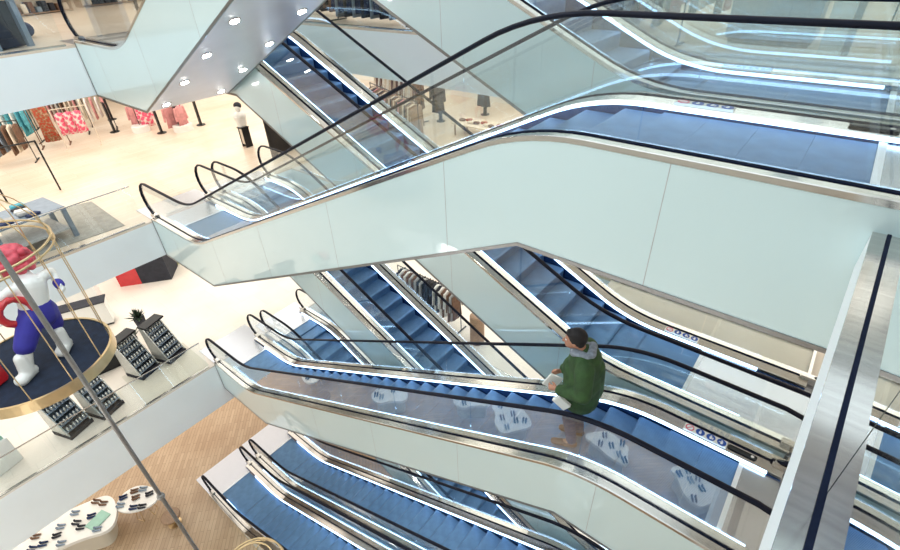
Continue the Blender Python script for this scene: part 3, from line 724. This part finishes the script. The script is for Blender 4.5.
# top left floor
t = thing('display_bench', 'grey blue metal display frame by the top left edge', 'display frame', (-5.35, -.95, H), .3)
for a in (-.5, .5):
    for b in (-.3, .3): bm = new(); box(bm, a-.05, a+.05, b-.05, b+.05, 0, .95); link('leg', bm, M['grey_blue'], t)
bm = new(); box(bm, -.58, .58, -.38, .38, .95, 1.0); link('top', bm, M['grey_blue'], t)
bm = new(); box(bm, -.45, .45, -.25, .25, .02, .80); link('drawer_block', bm, M['char'], t)
fuse('travel_bag', [((-.2,0,.16), (.2,0,.16), .15, .15, 1.0), ((-.1,0,.3), (.1,0,.3), .03, .03)], .014, M['darkblue'], None, 3)
o = C.objects[-1]; o.location = (-6.6, -.15, H+.012); o.name = 'travel_bag'; tag(o, 'dark blue bag lying on the top left floor', 'bag')
def shelf(label, x, y, z, w, h, d, rz, n=3, m=M['wood'], fill=None, fl='', back=M['cream']):
    t = thing('shelf_unit', label, 'shelf unit', (x, y, z), rz)
    for s in (-w/2, w/2-.03): bm = new(); box(bm, s, s+.03, -d/2, d/2, 0, h); link('side_panel', bm, m, t)
    bm = new(); box(bm, -w/2+.03, w/2-.03, d/2-.02, d/2, 0, h); link('back_panel', bm, back, t)
    for k in range(n+1):
        zz = .04+(h-.08)*k/n; bm = new(); box(bm, -w/2+.03, w/2-.03, -d/2, d/2-.02, zz-.015, zz+.015); link('shelf', bm, m, t)
    if fill:
        c_, s_ = math.cos(rz), math.sin(rz); rr = random.Random(int(abs(x*10)))
        for k in range(n):
            zz = .04+(h-.08)*k/n+.0155; q = -w/2+.12
            while q < w/2-.12:
                mm = fill[rr.randrange(len(fill))]; bm = new(); hh = min((h-.08)/n*.6, rr.uniform(.14,.3)); box(bm, -.075, .075, -d*.3, d*.3, 0, hh); bev(bm, .012)
                o = link('shelf_box', bm, mm); o.location = (x+q*c_, y+q*s_, z+zz); o.rotation_euler = (0,0,rz)
                cn = mm.name.replace('_cloth','').replace('_',' '); tag(o, f'{cn} box on {fl}', 'box', f'{cn} boxes on {fl}'); q += .21
SH = [('long brown shelf unit at the back of the top left floor, left one', -12.9, 1.2, 3.4, PI/2+.25), ('brown shelf unit behind the overhead escalator foot on the top left floor', -14.2, 4.6, 2.4, PI/2+.1)]
shelf(SH[0][0], SH[0][1], SH[0][2], H, SH[0][3], 1.5, .5, SH[0][4], 2, M['wood'], [M['brown'], M['char'], M['cream'], M['grey_blue']], 'the left brown shelf unit of the top left floor')
shelf(SH[1][0], SH[1][1], SH[1][2], H, SH[1][3], 1.5, .5, SH[1][4], 2, M['wood'], [M['darkblue'], M['char'], M['cream']], 'the brown shelf unit behind the overhead escalator foot')
# lowest left floor (cosmetics)
def cosmetic(label, x, y, rz, where):
    z = L[1]; t = thing('cosmetics_stand', label, 'cosmetics stand', (x, y, z), rz)
    w, d, h = .62, .62, 1.28
    bm = new(); prism(bm, [(-d/2,0), (d/2,0), (d/2,.12), (-d/2+.12,h), (-d/2,h)], 'y', -w/2, -w/2+.03); link('side_panel', bm, M['bottle'], t)
    bm = new(); prism(bm, [(-d/2,0), (d/2,0), (d/2,.12), (-d/2+.12,h), (-d/2,h)], 'y', w/2-.03, w/2); link('side_panel', bm, M['bottle'], t)
    bm = new(); box(bm, -d/2, -d/2+.03, -w/2+.03, w/2-.03, 0, h); link('back_panel', bm, M['white'], t)
    bm = new(); box(bm, -d/2-.02, -d/2+.32, -w/2-.02, w/2+.02, h, h+.06); bev(bm, .008); link('top_box', bm, M['black'], t)
    bm = new(); box(bm, -d/2, d/2+.02, -w/2-.01, w/2+.01, 0, .12); link('plinth', bm, M['char'], t)
    c_, s_ = math.cos(rz), math.sin(rz)
    for k in range(5):
        zz = .22+.2*k; xo = d/2-.02-.095*k
        bm = new(); box(bm, -d/2+.03, xo, -w/2+.03, w/2-.03, zz, zz+.02); link('shelf', bm, M['grey_blue'], t)
        for i in range(6):
            lx, ly = xo-.05, -w/2+.09+i*.088
            key = 'btl'
            if key not in GM:
                bm = new(); lathe(bm, [(.026,0), (.028,.01), (.028,.085), (.012,.10), (.012,.125), (.001,.127)], seg=10)
                bmesh.ops.recalc_face_normals(bm, faces=bm.faces[:]); me = bpy.data.meshes.new('bottle'); bm.to_mesh(me); bm.free(); me.materials.append(M['bottle']); GM[key] = me
            o = bpy.data.objects.new('bottle', GM[key]); C.objects.link(o); o.location = (x+lx*c_-ly*s_, y+lx*s_+ly*c_, z+zz+.021)
            tag(o, f'silver bottle on {where}', 'bottle', f'bottles on {where}')
cosmetic('black cosmetics stand left of its twin, upper pair on the lowest left floor', -5.62, -1.42, .35, 'the upper pair of cosmetics stands, left one')
cosmetic('black cosmetics stand right of its twin, upper pair on the lowest left floor', -5.62, -.62, .35, 'the upper pair of cosmetics stands, right one')
cosmetic('black cosmetics stand below the round platform, left of its twin', -4.98, -3.5, .35, 'the lower pair of cosmetics stands, left one')
cosmetic('black cosmetics stand below the round platform, right of its twin', -4.98, -2.72, .35, 'the lower pair of cosmetics stands, right one')
for i, (x, y) in enumerate(((-6.7, -1.15), (-7.6, -.55))):
    t = thing('potted_plant', ['dark potted plant behind the upper cosmetics stands, left one', 'dark potted plant behind the upper cosmetics stands, right one'][i], 'plant', (x, y, L[1]))
    bm = new(); lathe(bm, [(.13,0), (.17,.5), (.15,.5), (.001,.46)], seg=16); link('pot', bm, M['char'], t)
    bm = new(); rg = random.Random(i)
    for k in range(60):
        a, b_ = rg.uniform(0,2*PI), rg.uniform(.2,1.5); r_ = rg.uniform(.2,.45); v = Vector((math.cos(a)*math.cos(b_), math.sin(a)*math.cos(b_), math.sin(b_)))*r_
        p = Vector((0,0,.48)); e = p+v; s_ = Vector((-v.y, v.x, 0)).normalized()*.035
        q1 = p.lerp(e,.55); bm.faces.new([bm.verts.new(c) for c in (p, q1+s_, e, q1-s_)])
    link('leaves', bm, mat('dark_leaves', (.04,.07,.04), .5, noise=.4), t) if i == 0 else link('leaves', bm, bpy.data.materials['dark_leaves'], t)
def counter(label, x, y, z, w, d, h, rz, top=M['white'], body=M['white'], band=M['black']):
    t = thing('shop_counter', label, 'counter', (x, y, z), rz)
    bm = new(); box(bm, -w/2, w/2, -d/2, d/2, .08, h-.04); bev(bm, .01); link('body', bm, body, t)
    bm = new(); box(bm, -w/2-.02, w/2+.02, -d/2-.02, d/2+.02, h-.04, h); link('top', bm, top, t)
    bm = new(); box(bm, -w/2+.04, w/2-.04, -d/2+.04, d/2-.04, 0, .08); link('plinth', bm, band, t)
    return t
counter('white counter with black edges seen through the cage wires', -10.9, -1.75, L[1], 2.2, .5, 1.15, 1.15, M['black'])
counter('lower white counter just below the first behind the cage wires', -9.3, -1.75, L[1], 1.8, .45, .95, 1.15, M['char'])
counter('black low counter between the round platform and the cosmetics stands', -6.75, -2.1, L[1], 1.1, .6, .5, 1.4, M['char'], M['black'])
t = thing('perfume_kiosk', 'black and red kiosk half hidden under the middle floor edge', 'kiosk', (-10.9, 1.15, L[1]), .9)
bm = new(); box(bm, -.9, -.15, -.7, .7, 0, 1.0); link('red_block', bm, M['red'], t)
bm = new(); box(bm, -.15, .9, -.7, .3, 0, 1.05); link('black_block', bm, M['char'], t)
bm = new(); box(bm, -.15, .9, .3, .9, 0, 1.1); link('green_shelf_block', bm, mat('olive_goods', (.35,.38,.16), .5, noise=.7, nscale=9), t)
t = thing('promo_stand', 'small red and white stand at the left picture edge of the lowest floor', 'stand', (-5.15, -5.0, L[1]), .3)
bm = new(); box(bm, -.3, .3, -.3, .3, 0, .8); bev(bm, .01); link('body', bm, M['white'], t)
bm = new(); box(bm, -.25, .25, -.28, 0, .8, .95); link('red_box', bm, M['red'], t)
bm = new(); box(bm, -.25, .25, .04, .26, .8, .9); link('tray', bm, M['mint'], t)
bm = new(); prism(bm, [(-5.9,-1.95), (-5.9,-.1), (-4.25,-.1), (-4.25,-1.95)], 'z', L[1]+.001, L[1]+.006); tag(link('floor_mat', bm, M['beige']), 'beige grey floor mat in front of the upper cosmetics stands', 'mat')

# ground floor: organic white tables
def blob_table(label, pts, z, h, m, n_items, where, legs=False, th=.12, seed=1):
    cx_ = sum(p[0] for p in pts)/len(pts); cy_ = sum(p[1] for p in pts)/len(pts)
    t = thing('display_table', label, 'table', (cx_, cy_, z))
    # smooth closed outline (Chaikin)
    q = [Vector((p[0]-cx_, p[1]-cy_)) for p in pts]
    for _ in range(3):
        r = []
        for i in range(len(q)): a, b = q[i], q[(i+1)%len(q)]; r += [a*.75+b*.25, a*.25+b*.75]
        q = r
    bm = new(); prism(bm, [(v.x, v.y) for v in q], 'z', h-th, h); link('top', bm, M['white'], t)
    if legs:
        for a in (0, 2.1, 4.2):
            bm = new(); tube(bm, [(.12*math.cos(a), .12*math.sin(a), h-th), (.3*math.cos(a+.4), .3*math.sin(a+.4), .0), (.3*math.cos(a+1.4), .3*math.sin(a+1.4), .0), (.12*math.cos(a+1.2), .12*math.sin(a+1.2), h-th)], .012, 6); link('wire_leg', bm, M['gold'], t)
    else:
        bm = new(); prism(bm, [(v.x*.8, v.y*.8) for v in q], 'z', 0, h-th); link('base', bm, M['beige'], t)
    rr = random.Random(seed); placed = []
    R_ = max(v.length for v in q); tries = 0
    def inside(p):
        c = False
        for i in range(len(q)):
            a, b = q[i]*.82, q[(i+1)%len(q)]*.82
            if (a.y > p.y) != (b.y > p.y) and p.x < (b.x-a.x)*(p.y-a.y)/(b.y-a.y)+a.x: c = not c
        return c
    kinds = [(M['char'], 'black'), (M['brown'], 'brown'), (M['grey_blue'], 'grey'), (M['darkblue'], 'dark blue')]
    while len(placed) < n_items and tries < 3000:
        tries += 1; p = Vector((rr.uniform(-R_, R_), rr.uniform(-R_, R_)))
        if inside(p) and all((p-o).length > .24 for o in placed):
            mm, cn = kinds[len(placed) % 4]; placed.append(p)
            key = 'shoe'+cn
            if key not in GM:
                bm = new()
                for s in (-.05, .05): capsule(bm, (s, -.08, .035), (s, .09, .028), .034, .026, 1, 8); capsule(bm, (s, -.085, .035), (s, -.085, .075), .03, .028, 1, 8)
                me_o = link('x', bm, mm); GM[key] = me_o.data; bpy.data.objects.remove(me_o)
                for pl in GM[key].polygons: pl.use_smooth = True
            o = bpy.data.objects.new('pair_of_shoes', GM[key]); C.objects.link(o); o.location = (cx_+p.x, cy_+p.y, z+h+.004); o.rotation_euler = (0,0,rr.uniform(-.9,-.2))
            tag(o, f'pair of {cn} shoes on {where}', 'shoes', f'{cn} shoes on {where}')
    return cx_, cy_
G0 = L[0]
blob_table('long white organic shaped table on the brown parquet, lower left corner', [(-6.6,-6.9), (-6.45,-5.7), (-6.6,-5.0), (-6.35,-4.3), (-6.1,-3.75), (-5.35,-3.8), (-4.75,-4.2), (-5.25,-4.9), (-5.5,-5.6), (-5.75,-6.9)], G0, .84, None, 15, 'the long white table')
bm = new(); box(bm, -.2, .2, -.28, .28, 0, .03); bev(bm, .01); o = link('tray', bm, M['mint']); o.location = (-5.42, -4.35, G0+.844); o.rotation_euler = (0,0,.3); tag(o, 'pale green tray on the long white table', 'tray')
blob_table('small white rounded table with wire legs beside the long white one', [(-5.45,-3.95), (-5.85,-3.5), (-5.7,-3.0), (-4.95,-2.7), (-4.6,-3.0), (-4.85,-3.6)], G0, .79, None, 8, 'the small white rounded table', legs=True, th=.06, seed=5)
rs = random.Random(11)
RT = [(.63,-6.1,'whose reflection shows in the glass of the escalator'), (2.4,-6.1,''), (5.7,-7.2,''), (-2.0,-4.4,''), (-1.0,-7.4,''), (8.4,-7.4,''), (3.9,-8.3,''), (5.6,-5.2,'')]
nm = ['beyond the brass ring ornament', 'under the camera side of the atrium, middle', 'under the right parapet, larger', 'nearest the pair of lower left escalators', 'second from the long white table', 'farthest right on the ground floor', 'against the near side of the hall', 'mirrored in the pale escalator']
for i, ((x, y, _), s) in enumerate(zip(RT, nm)):
    a0 = rs.uniform(0, 6); pts = [(x+(.75+.3*math.sin(3*q+a0))*math.cos(q), y+(.55+.18*math.cos(2*q+a0))*math.sin(q)) for q in [2*PI*k/9 for k in range(9)]]
    blob_table(f'white organic table on the ground floor {s}', pts, G0, .8, None, 6, f'the table {s}', seed=20+i)
for i, (x, y) in enumerate(((-4.15,-2.9), (-3.6,-4.6))):
    t = thing('stool', ['round brown stool beside the small white table', 'round pale stool at the bottom edge near the long cable'][i], 'stool', (x, y, G0))
    bm = new(); lathe(bm, [(.25,.36), (.28,.38), (.28,.43), (.25,.45), (.001,.455)], seg=24); link('seat', bm, M['wood'] if i == 0 else M['cream'], t)
    bm = new(); lathe(bm, [(.2,0), (.2,.02), (.03,.04), (.03,.36)], seg=16); link('pedestal', bm, M['gold'], t)

# far shops behind the escalators
filled_rail('long clothes rail with brown and cream garments behind the middle escalators', 'the long brown and cream rail', -3.1, 7.5, 0, 3.2, -.32, 30, [M['brown'], M['cream'], M['wood'], M['cream'], M['char'], M['rose']], 1.55, 1.15)
filled_rail('second clothes rail with cream garments farther back on the middle floor', 'the second cream rail', -5.0, 9.7, 0, 2.8, -.2, 18, [M['cream'], M['brown'], M['white']], 1.55, 1.1)
for i, (x, y, m, l) in enumerate(((-3.2, 9.9, M['char'], 'charcoal coat on the far stand left of the black ones'), (-2.3, 11.4, M['black'], 'black coat hanging far back behind the pale escalator side'))):
    stand(['tall black stand far back with a charcoal coat', 'tall black stand farthest back with a black coat'][i], x, y, 0, 1.6); garment('coat_on_hanger', m, x, y-.12, 1.55, .1, .5, 1.15, .14, l, 'coat')
t = thing('low_display', 'low brown display table scattered with goods on the far middle floor', 'display table', (-.9, 9.3, 0), 0)
bm = new(); box(bm, -1., 1., -.4, .4, .38, .42); link('top', bm, M['cream'], t)
for a in (-.9, .9):
    for b in (-.33, .33): bm = new(); box(bm, a-.02, a+.02, b-.02, b+.02, 0, .38); link('leg', bm, M['wood'], t)
rg = random.Random(5)
for i in range(9):
    mm = [M['brown'], M['rust'], M['cream']][i % 3]; bm = new(); box(bm, -.1, .1, -.08, .08, 0, .07); bev(bm, .02)
    o = link('handbag', bm, mm); o.location = (-1.7+.2*i, 9.25+.12*math.sin(i*2), .423); o.rotation_euler = (0,0,rg.uniform(-.5,.5)); cn = ['brown', 'rust patterned', 'cream'][i % 3]
    tag(o, f'small {cn} handbag on the low brown display table', 'handbag', f'{cn} handbags on the low display table')
filled_rail('clothes rail with black and white garments on the lowest far floor', 'the lowest far floor rail', -.4, 5.6, L[1], 2.6, .0, 22, [M['char'], M['ltgrey'], M['white'], M['black'], M['brown']], 1.5, 1.1)
bm = new(); lathe(bm, [(.22,0), (.22,1.0), (.18,1.04), (.001,1.04)], seg=24); o = link('round_plinth', bm, M['wood']); o.location = (1.6, 5.5, L[1]); tag(o, 'brown round plinth at the end of the black and white rail', 'plinth')
# top floor, far side
filled_rail('clothes rail of dark blue garments behind the top floor glass, upper middle', 'the dark blue rail of the top floor', -.6, 4.75, H, 2.4, 0, 24, [M['darkblue'], M['char'], M['darkblue'], M['grey_blue']], 1.2, 1.0)
filled_rail('clothes rail of black garments left of the dark blue one', 'the black rail of the top floor', -3.1, 5.3, H, 1.9, 0, 16, [M['char'], M['black'], M['brown']], 1.2, 1.0)
filled_rail('clothes rail of mixed garments behind the upper right escalator, leftmost', 'the first mixed rail at the upper right', 4.6, 4.7, H, 2.6, 0, 22, [M['char'], M['grey_blue'], M['cream'], M['brown'], M['rose'], M['darkblue']], 1.4, 1.05)
filled_rail('clothes rail of mixed garments behind the upper right escalator, left of the white column', 'the mixed rail left of the white column', 4.9, 6.2, H, 3.0, 0, 22, [M['cream'], M['char'], M['rose'], M['grey_blue'], M['white'], M['brown']], 1.4, 1.05)
filled_rail('clothes rail of mixed garments far back on the top floor', 'the mixed rail far back on the top floor', 2.6, 9.0, H, 3.2, 0, 22, [M['char'], M['cream'], M['brown'], M['darkblue'], M['rust']], 1.4, 1.05)
counter('grey blue counter left of the white column on the top floor', 6.95, 5.5, H, 1.1, .6, .6, 0, M['grey_blue'], M['grey_blue'])
for i, x in enumerate((8.6, 9.6)):
    t = thing('lounge_chair', ['cream lounge chair right of the white column, left one', 'cream lounge chair right of the white column, right one'][i], 'chair', (x, 8.2, H), .3+i)
    bm = new(); box(bm, -.3, .3, -.3, .3, .34, .46); bev(bm, .04, 3); link('seat', bm, M['cream'], t)
    bm = new(); box(bm, -.3, .3, .24, .34, .44, .9); bev(bm, .04, 3); link('backrest', bm, M['cream'], t)
    for a in (-.26, .26):
        for b in (-.26, .28): bm = new(); tube(bm, [(a, b, 0), (a, b, .35)], .014, 6); link('leg', bm, M['black'], t)

# ------------------------------------------------------------------ camera, light
cam = bpy.data.cameras.new('camera'); co = bpy.data.objects.new('camera', cam); C.objects.link(co); sc.camera = co
right = Vector((.77975966, .62496167, -.03738702)); 
yaw, pit, rol = [math.radians(v) for v in (-40.183, -34.465, -2.599)]
fw = Vector((math.sin(yaw)*math.cos(pit), math.cos(yaw)*math.cos(pit), math.sin(pit)))
rt = Vector((math.cos(yaw), -math.sin(yaw), 0)); up = rt.cross(fw)
r2 = rt*math.cos(rol)+up*math.sin(rol); u2 = -rt*math.sin(rol)+up*math.cos(rol)
co.matrix_world = Matrix(((r2.x, u2.x, -fw.x, 8.205), (r2.y, u2.y, -fw.y, -3.478), (r2.z, u2.z, -fw.z, 5.299), (0, 0, 0, 1)))
cam.sensor_width = 36; cam.lens = 483.18/900*36; cam.clip_start = .02

w = bpy.data.worlds.new('sky'); sc.world = w; w.use_nodes = True
bg = w.node_tree.nodes['Background']; bg.inputs['Color'].default_value = (.84, .95, 1, 1); bg.inputs['Strength'].default_value = 1.2
def area(x, y, z, sx, sy, power, col=(1, .95, .88), name='ceiling_light'):
    l = bpy.data.lights.new(name, 'AREA'); l.shape = 'RECTANGLE'; l.size = sx; l.size_y = sy; l.energy = power; l.color = col
    o = bpy.data.objects.new(name, l); C.objects.link(o); o.location = (x, y, z); return o
for lv, pw in ((3, 330), (2, 480), (1, 470), (0, 420)):
    zc = L[lv+1] - FL[lv+1][1] + DZ - .03
    area(-11, -3, zc, 12, 12, pw); area(-11, 8, zc, 12, 8, pw*.8)
    area(4, 8.5, zc, 14, 7, pw*.8)
    area(14, -2, zc, 8, 14, pw*.35)
area(1.5, -4.8, 11.5, 13, 8, 350, (.93, .97, 1), 'atrium_ceiling_light')  # added fill above the void, brightens the near ground floor
for z, pw in ((-6.2, 380),):
    l = area(2.5, -10.6, z, 18, .8, pw, (1, .98, .94), 'wall_light'); l.rotation_euler = (math.radians(97), 0, 0)  # added fill without a fitting, lifts the lower escalator sides and fascias
vs = sc.view_settings; vs.view_transform = 'Standard'; vs.look = 'None'; vs.gamma = 1; vs.use_curve_mapping = False; vs.exposure = .45
cy = sc.cycles; cy.transparent_max_bounces = 32; cy.max_bounces = 9; cy.glossy_bounces = 5; cy.caustics_reflective = False; cy.caustics_refractive = False; cy.sample_clamp_indirect = 6; cy.use_denoising = True
